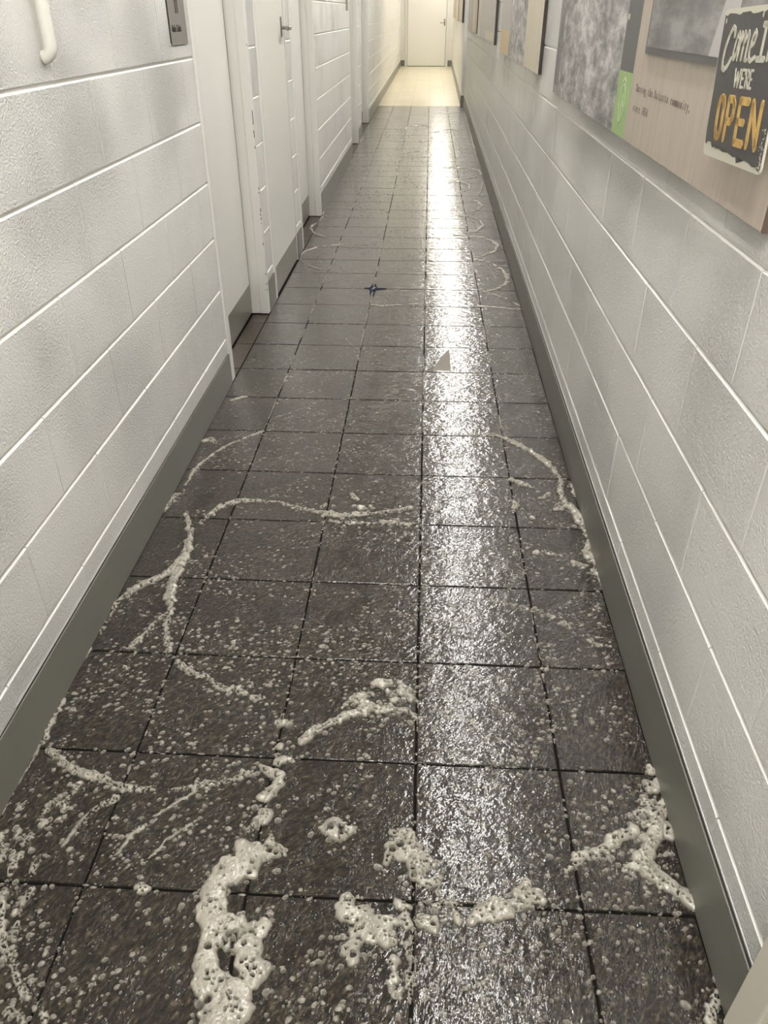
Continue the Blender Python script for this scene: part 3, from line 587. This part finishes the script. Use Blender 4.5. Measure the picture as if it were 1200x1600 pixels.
# small bubbles and foam flecks strewn over the wet tiles: nobody could count them
def bubbles(name, P, m, seg=8, hk=.55):
    """P: x, y, rx, ry, angle"""
    n = len(P); a = np.arange(seg)*2*np.pi/seg
    prof = [(1.0, 0.0), (.80, .60), (.42, .92)]
    T = np.concatenate([np.stack([r*np.cos(a), r*np.sin(a), np.full(seg, z)], 1) for r, z in prof]+[np.array([[0, 0, 1.0]])])
    fc = []
    for k in range(2):
        for s in range(seg): fc.append((k*seg+s, k*seg+(s+1) % seg, (k+1)*seg+(s+1) % seg)); fc.append((k*seg+s, (k+1)*seg+(s+1) % seg, (k+1)*seg+s))
    for s in range(seg): fc.append((2*seg+s, 2*seg+(s+1) % seg, 3*seg))
    fc = np.array(fc); nv = len(T)
    ca, sa = np.cos(P[:, 4])[:, None], np.sin(P[:, 4])[:, None]
    lx, ly = T[None, :, 0]*P[:, 2][:, None], T[None, :, 1]*P[:, 3][:, None]
    wob = 1+.08*np.sin(3*np.arctan2(T[:, 1], T[:, 0])[None]+P[:, 0][:, None]*900)
    lx, ly = lx*wob, ly*wob
    co = np.stack([P[:, 0][:, None]+lx*ca-ly*sa, P[:, 1][:, None]+lx*sa+ly*ca, T[None, :, 2]*np.minimum(P[:, 2], P[:, 3])[:, None]*hk-.0008], 2).reshape(-1, 3)
    fa = (fc[None]+np.arange(n)[:, None, None]*nv).reshape(-1, 3)
    me = D.meshes.new(name); me.vertices.add(len(co)); me.vertices.foreach_set('co', co.astype(np.float32).ravel())
    me.loops.add(len(fa)*3); me.loops.foreach_set('vertex_index', fa.ravel().astype(np.int32))
    me.polygons.add(len(fa)); me.polygons.foreach_set('loop_start', np.arange(0, len(fa)*3, 3, dtype=np.int32))
    me.polygons.foreach_set('use_smooth', np.ones(len(fa), bool)); me.update(); me.validate()
    return link(name, me, m)
def scatter(n, y0, y1, rlo, rhi, thr, f=9, power=2.2):
    x = RNG.uniform(-.80, .50, n*4); y = RNG.uniform(y0, y1, n*4)
    d = vnoise(x*f+50, y*f)*.6+vnoise(x*f*2.6, y*f*2.6+20)*.4
    bare = ((x > -.33) & (x < 0) & (y > -.06) & (y < .30) & (d < .62))
    k = (d+RNG.uniform(-.12, .12, n*4) > thr) & ~bare & (x < RX-.02+RS*y)
    x, y = x[k][:n], y[k][:n]; n = len(x)
    r = rlo+(rhi-rlo)*RNG.random(n)**power
    return np.stack([x, y, r*RNG.uniform(.9, 1.5, n), r, RNG.uniform(-.2, .9, n)], 1)
def around_foam(n, spread, rlo, rhi):
    P = np.concatenate(FOAM_PTS); P = P[P[:, 1] < 2.2]; i = RNG.integers(0, len(P), n)
    t = RNG.uniform(0, 2*np.pi, n); d = P[i, 2]+np.abs(RNG.normal(0, spread, n))
    x, y = P[i, 0]+d*np.cos(t), P[i, 1]+d*np.sin(t)
    r = rlo+(rhi-rlo)*RNG.random(n)**2.5; k = (x < RX-.02+RS*y) & (x > -.80)
    return np.stack([x, y, r*RNG.uniform(.9, 1.4, n), r, RNG.uniform(0, 3, n)], 1)[k]
near = np.concatenate([scatter(9500, -.32, .72, .0009, .0056, .40, power=5), scatter(8000, .72, 2.4, .0011, .0052, .44, power=4.5), around_foam(1000, .025, .0016, .0080)])
tag(bubbles('soap_bubbles', near, BUB), 'tiny clear soap bubbles strewn over the nearer wet tiles', 'bubbles', kind='stuff')
mid = np.concatenate([scatter(1500, -.32, .8, .0012, .0062, .58, power=3.2), scatter(1900, .75, 2.4, .0012, .0050, .56, power=3), scatter(2300, 2.3, 5.5, .0018, .0060, .58, 4), scatter(900, 5.2, 11, .003, .008, .56, 4, 2), around_foam(520, .03, .002, .0062)])
mid2 = np.concatenate([scatter(4200, 2.3, 5.2, .0016, .0055, .42, power=3.5), scatter(2200, 5.2, 9, .002, .006, .45, 5, 3)])
tag(bubbles('soap_bubbles', mid2, BUB, 6), 'tiny clear soap bubbles strewn over the farther wet tiles', 'bubbles', kind='stuff')
tag(bubbles('foam_flecks', mid, FOAM, 8, .6), 'small white foam flecks sprinkled between the foam trails', 'foam flecks', kind='stuff')
# foam caught along the tile joints
J = []
for r in range(-1, 46):
    for c in (-2, -1, 0, 1):
        for k in range(int(RNG.integers(2, 8))):
            J.append((c*.3+RNG.normal(0, .003), r*.3+RNG.uniform(0, .3), RNG.uniform(.0018, .0036), RNG.uniform(.002, .012)*(1+.08*min(r, 12)), 0))
        if r > 5 and RNG.random() < .85: J.append((c*.3+RNG.normal(0, .0015), r*.3+RNG.uniform(.1, .2), RNG.uniform(.0030, .0045)+.0001*r, RNG.uniform(.06, .15), 0))
    for k in range(14):
        J.append((RNG.uniform(-.78, .48), r*.3+RNG.normal(0, .003), RNG.uniform(.002, .009), RNG.uniform(.0016, .0034), 0))
tag(bubbles('joint_foam', np.array(J), FOAM, 8, .6), 'beads of foam caught along the tile joints', 'foam flecks', kind='stuff')

# ------------------------------------------------------------------ stains on the floor
def blot(name, pts, m, label):
    bm = bmesh.new(); poly_mesh(bm, pts, 0, .0006); o = link(name, to_mesh(bm, name), m); return tag(o, label, 'stain')
cx, cy = -.3, 3.6
blot('stain', [(cx+x, cy+y, 0) for x, y in ((-.022, -.012), (-.004, -.17), (.010, -.14), (.02, -.03), (.075, -.01), (.078, .012), (.022, .02), (.010, .09), (-.006, .10), (-.02, .02), (-.055, .012), (-.055, -.008))], BLUE, 'blue-black star-shaped stain at a tile corner, crossing the joints')
blot('stain.001', [(x, y, 0) for x, y in ((.037, 2.42), (.120, 2.42), (.118, 2.68), (.085, 2.60))], plain('dull_residue', (.19, .17, .145), .7), 'small dull wedge-shaped patch inside the bright reflection')

# ------------------------------------------------------------------ pipe and signs on the left wall
bm = bmesh.new(); px, py = -.823, 1.062
pts = [(px+.020, py, 2.6), (px+.020, py, 1.30)]+[(px+.020-.020*(1-math.cos(a)), py, 1.262-.026*math.sin(a)+.012) for a in [k*math.pi/12 for k in range(7)]]
tube(bm, pts, .0135, 20)
pp = link('conduit', to_mesh(bm, 'conduit', True), CONDUIT); tag(pp, 'white painted pipe running down the block wall and bending into it', 'pipe')

def toilet_sign(y0, y1, z0, x, label, words):
    t = empty('door_sign', (x, y0, z0)); tag(t, label, 'sign')
    W, Hh = y1-y0, .285
    bm = bmesh.new(); rr = .008
    pts = [(cx_+rr*math.cos(a), cy_+rr*math.sin(a)) for cx_, cy_, a0 in ((W-rr, rr, -90), (W-rr, Hh-rr, 0), (rr, Hh-rr, 90), (rr, rr, 180)) for a in [math.radians(a0+30*k) for k in range(4)]]
    poly_mesh(bm, pts, .0, .004); bmesh.ops.transform(bm, matrix=M_left(0, 0, 0), verts=bm.verts)
    link('plate', to_mesh(bm, 'plate'), PLATE, t)
    bm = bmesh.new(); add_box(bm, 0, .0042, -.0022, .0006, .006, Hh-.006); link('dark_edge', to_mesh(bm, 'dark_edge'), INK, t)
    bm = bmesh.new(); text_into(bm, words, .026, W*.10, .036, .86, .0006)
    c = W*.5
    if words.startswith('Male'):
        for s in (-1, 1):
            poly_mesh(bm, [(c+s*.003, .178), (c+s*.019, .178), (c+s*.016, .085), (c+s*.004, .085)], 0, .0004)
            poly_mesh(bm, [(c+s*.022, .225), (c+s*.030, .225), (c+s*.032, .16), (c+s*.025, .16)], 0, .0004)
        poly_mesh(bm, [(c-.021, .176), (c+.021, .176), (c+.026, .232), (c-.026, .232)], 0, .0004)
    else:
        poly_mesh(bm, [(c-.038, .135), (c+.038, .135), (c+.018, .232), (c-.018, .232)], 0, .0004)
        for s in (-1, 1): poly_mesh(bm, [(c+s*.004, .138), (c+s*.016, .138), (c+s*.013, .08), (c+s*.005, .08)], 0, .0004)
    poly_mesh(bm, [(c+.013*math.cos(k*math.pi/8), .253+.013*math.sin(k*math.pi/8)) for k in range(16)], 0, .0004)
    bmesh.ops.transform(bm, matrix=M_left(.0044, 0, 0), verts=bm.verts); link('lettering', to_mesh(bm, 'lettering'), INK, t)
toilet_sign(2.000, 2.188, 1.241, -.8235, 'grey plate with black figure reading Male Toilet beside the nearest recessed door', 'Male Toilet')

# ------------------------------------------------------------------ second sign (only its lower end shows)
t = empty('door_sign', (-.8265, 7.93, 1.345)); tag(t, 'small grey plate with dark mark, far down the wall past two doors', 'sign')
box('plate', 0, .004, 0, .185, 0, .285, PLATE, t, .001); box('mark', .0042, .0046, .07, .12, .075, .20, INK, t)

# ------------------------------------------------------------------ printed boards on the right wall
def board(y0, y1, z0, z1, label, thick=.014, edge=EDGE, off=0.0, base=None):
    """board hung on the right-hand wall; local x runs into the wall, y along the corridor"""
    x = RX+RS*y0-.001
    t = empty('wall_panel', (x-off, y0, z0), RROT); tag(t, label, 'panel', None)
    box('board', -thick, 0, 0, y1-y0, 0, z1-z0, base or edge, t, .0008)
    box('edge_strip', -thick, 0, -.0012, 0, .0, z1-z0, edge, t)
    return t, thick
def face(t, thick, ya, yb, za, zb, m, name='print', lift=.0006):
    return box(name, -thick-lift, -thick+.0002, ya, yb, za, zb, m, t)
def strokes_obj(t, name, m, fn, x, y, z, dy=0):
    bm = bmesh.new(); fn(bm); bmesh.ops.transform(bm, matrix=M_right(x, y, z), verts=bm.verts); return link(name, to_mesh(bm, name), m, t)
# nearest, largest board
B0, B1, BZ, BT = .462, 2.915, 1.050, 1.95
t, th = board(B0, B1, BZ, BT, 'long printed panel with forest photo, green label and pale wood pattern', .014, BROWN)
face(t, th, .002, 1.478-B0, .001, .899, WOOD, 'wood_print')
face(t, th, 1.640-B0, B1-B0-.002, .001, .899, PHOTO, 'forest_photo')
face(t, th, B1-B0-.13, B1-B0-.0015, .001, .899, PHOTO2, 'tree_trunk_print', .0009)
face(t, th, 1.478-B0, 1.640-B0, .150, .899, CHAR, 'dark_band')
gl = face(t, th, 1.478-B0, 1.640-B0, .001, .150, GREEN, 'green_label')
def emblem(bm):
    stroke(bm, [(.030*math.cos(a)*(1.05 if math.sin(a) > 0 else 1)+.0, .044*math.sin(a)) for a in [k*math.pi/10 for k in range(20)]], .007, closed=True)
    stroke(bm, [(0, -.03), (.002, .02)], .004); stroke(bm, [(-.018, .048), (0, .058), (.018, .050)], .006)
    stroke(bm, [(-.016, -.012), (.002, .006), (.017, -.008)], .003)
strokes_obj(t, 'leaf_emblem', PALEG, emblem, -th-.0008, 1.558-B0, .078)
def small_s(bm): text_into(bm, 's', .040, -.01, 0, 1, .0008, rot=math.pi/2)
strokes_obj(t, 'white_letter', CREAM, small_s, -th-.0009, 1.60-B0, .262)
def typed(bm):
    text_into(bm, 'Serving the Balcatta community,', .0245, 0, .042, .80, .0002, pitch=.0156)
    text_into(bm, 'since 1974', .0245, 0, 0, .80, .0002, pitch=.0156)
strokes_obj(t, 'typed_text', TYPE, typed, -th-.0009, 1.418-B0, .074)
ph = face(t, th, .30-.25, 1.364-B0, .198, .899, CHAR, 'photo_mount', .0060)
face(t, th, .30-.25+.001, 1.352-B0, .212, .899, PHOTO2, 'photo_in_mount', .0066)
def tent(bm): poly_mesh(bm, [(0, 0), (.12, 0), (.12, .5), (.10, .22)], 0, .0004)
strokes_obj(t, 'pale_shape_in_photo', LIGHTG, tent, -th-.0068, .872-B0, .2125)

# OPEN sign hung in front of that board
SY, SZ = .7095, 1.1245
sg_ = empty('open_sign', (RX-.043, SY, SZ)); tag(sg_, 'charcoal metal sign with cream border reading Come In WE\'RE OPEN', 'sign')
sg_.rotation_euler = (math.radians(-1.9), math.radians(-2.5), RROT)
SW, SH = .270, .2075
bm = bmesh.new()
rr = .010; pts = [(cx_+rr*math.cos(a), cy_+rr*math.sin(a)) for cx_, cy_, a0 in ((SW-rr, rr, -90), (SW-rr, SH-rr, 0), (rr, SH-rr, 90), (rr, rr, 180)) for a in [math.radians(a0+30*k) for k in range(4)]]
poly_mesh(bm, pts, -.003, 0); bmesh.ops.transform(bm, matrix=M_right(0, 0, 0), verts=bm.verts); link('plate', to_mesh(bm, 'plate'), CREAM, sg_)
bm = bmesh.new(); rg = random.Random(4)
low = [(.005, .019), (.012, .017), (.018, .022), (.026, .021), (.034, .022), (.040, .017), (.046, .014), (.052, .016), (.066, .0145), (.080, .0155), (.100, .013), (.125, .0145), (.150, .011), (.163, .0125), (.168, .005), (.176, .006), (.180, .0135), (.200, .012), (.222, .0105), (.236, .0075), (.250, .0085), (.262, .004), (SW-.003, .009)]
up = [(SW-.004-(SW-.010)*k/26, SH-.0075+rg.uniform(-.0022, .0022)) for k in range(27)]
poly_mesh(bm, low+[(SW-.0015, .05), (SW-.002, .12)]+up+[(.0035, .15), (.0045, .09), (.003, .04)], 0, .0005)
bmesh.ops.triangulate(bm, faces=bm.faces); bmesh.ops.transform(bm, matrix=M_right(-.0002, 0, 0), verts=bm.verts); link('charcoal_face', to_mesh(bm, 'charcoal_face'), SIGN, sg_)
bm = bmesh.new()
for k in range(46):
    u, v_ = SW-.003-abs(rg.gauss(0, .006)), rg.uniform(.004, .06); a = rg.uniform(.0006, .0016)
    poly_mesh(bm, [(u-a, v_-a), (u+a, v_-a*.6), (u+a*.7, v_+a), (u-a*.8, v_+a*.7)], 0, .0001)
for u, v_ in ((.016, .192), (.173, .196)): poly_mesh(bm, [(u+.003*math.cos(k*.785), v_+.004*math.sin(k*.785)) for k in range(8)], 0, .0001)
bmesh.ops.transform(bm, matrix=M_right(-.0008, 0, 0), verts=bm.verts); tag(link('worn_specks', to_mesh(bm, 'worn_specks'), CREAM, sg_), kind='stuff')
O_ = -.0185
def come_in(bm):
    def S_(pts, w_): stroke(bm, [(a+O_, c) for a, c in pts], w_, 0, .0006)
    S_([(.086, .172), (.084, .180), (.075, .183), (.064, .174), (.052, .157), (.047, .139), (.050, .129), (.060, .126), (.074, .131), (.086, .141)], .0078)       # C
    S_([(.107, .176), (.099, .168), (.093, .153), (.093, .143), (.099, .141), (.107, .150), (.111, .165), (.107, .176)], .0062)                               # o
    S_([(.119, .175), (.113, .141)], .0062); S_([(.116, .160), (.131, .176), (.134, .171), (.130, .141)], .0062); S_([(.133, .160), (.147, .176), (.151, .170), (.147, .141), (.153, .140)], .0062)  # m
    S_([(.163, .157), (.176, .162), (.180, .171), (.174, .177), (.166, .168), (.161, .153), (.163, .142), (.172, .139), (.187, .144)], .0062)                      # e
    S_([(.203, .184), (.222, .184)], .0085); S_([(.213, .184), (.209, .143)], .0085); S_([(.196, .142), (.224, .142)], .0085)                                # I
    S_([(.240, .174), (.236, .142)], .007); S_([(.238, .160), (.254, .175), (.259, .169), (.256, .144), (.264, .142)], .007)                                  # n
strokes_obj(sg_, 'come_in_lettering', CREAM, come_in, -.0008, 0, 0)
def were(bm):
    w_, v0, hh = .0037, .1050, .0225
    def L(x, wd, pts): stroke(bm, [(O_+x+a*wd, v0+b*hh) for a, b in pts], w_)
    L(.117, .023, [(0, 1), (.22, 0), (.5, .85), (.78, 0), (1, 1)]); L(.147, .011, [(1, 1), (0, 1), (0, 0), (1, 0)]); L(.147, .010, [(0, .5), (.8, .5)])
    L(.161, .003, [(.5, 1), (0, .80)]); L(.167, .010, [(0, 0), (0, 1), (.7, 1), (1, .85), (1, .65), (.7, .5), (0, .5)]); L(.167, .011, [(.5, .5), (1, 0)])
    L(.184, .009, [(1, 1), (0, 1), (0, 0), (1, 0)]); L(.184, .009, [(0, .5), (.8, .5)])
strokes_obj(sg_, 'were_lettering', CREAM, were, -.0008, 0, 0)
def open_(bm):
    w_, v0, hh = .0115, .0315, .0565
    def L(x, wd, pts, w=w_): stroke(bm, [(O_+x+a*wd, v0+b*hh) for a, b in pts], w)
    L(.0655, .026, [(0, .2), (0, .8), (.2, .97), (.5, 1), (.8, .97), (1, .8), (1, .2), (.8, .03), (.5, 0), (.2, .03), (0, .2)])
    L(.112, .027, [(0, 0), (0, 1), (.7, 1), (1, .87), (1, .58), (.7, .45), (0, .45)])
    L(.163, .035, [(1, 1), (0, 1), (0, 0), (1, 0)]); L(.163, .035, [(0, .5), (.75, .5)], .0105)
    L(.217, .035, [(0, 0), (0, 1), (1, 0), (1, 1)])
strokes_obj(sg_, 'open_lettering', MUSTARD, open_, -.0008, 0, 0)
bm = bmesh.new(); add_box(bm, .003, .022, -.15, -.13, .09, .11, .002); link('standoff', to_mesh(bm, 'standoff'), STEEL, sg_)

# boards further down the wall
t, th = board(3.50, 6.16, 1.078, 1.95, 'second panel along the wall, cream wood band nearest, grey photo and ochre patch', .015)
face(t, th, .003, .755, .001, .87, WOODY, 'wood_print'); face(t, th, .755, 1.86, .001, .87, PHOTO, 'photo_print')
face(t, th, 1.86, 2.657, .001, .06, YELLOW, 'pale_print'); face(t, th, 1.86, 2.657, .06, .15, YELLOW, 'ochre_patch', .0008); face(t, th, 1.86, 2.657, .15, .87, WOODG, 'grey_print')
t, th = board(6.80, 9.90, 1.10, 1.95, 'third panel along the wall, grey vertical streaks with a pale caption box', .022)
face(t, th, .004, 3.095, .001, .85, WOODG, 'streaked_print'); face(t, th, .15, 1.4, .02, .085, WOODY, 'caption_box', .0009); face(t, th, 2.5, 3.09, .001, .85, WOODY, 'pale_band', .0008)
t, th = board(10.12, 13.02, 1.115, 1.95, 'fourth panel along the wall, narrow pinkish and cream bands', .024)
face(t, th, .004, 2.895, .001, .83, WOOD, 'wood_print'); face(t, th, .6, 1.2, .001, .83, WOODY, 'cream_band', .0008); face(t, th, 1.9, 2.5, .05, .83, LIGHTG, 'grey_band', .0008)
for y0, y1, lab in ((14.3, 17.3, 'fifth panel along the wall, above the near end of the cream floor'), (17.75, 21.8, 'sixth panel along the wall, halfway along the cream floor'), (22.25, 24.9, 'seventh panel along the wall, closest to the end door')):
    t, th = board(y0, y1, 1.19 if y0 < 20 else 1.22, 1.95, lab, .03)
    t.location.x = FX+FS*(y0-YC)-.001; t.rotation_euler.z = -math.atan(FS)
    face(t, th, .005, y1-y0-.005, .001, .73, WOOD, 'wood_print'); face(t, th, .5, 1.1, .001, .73, WOODY, 'cream_band', .0009)
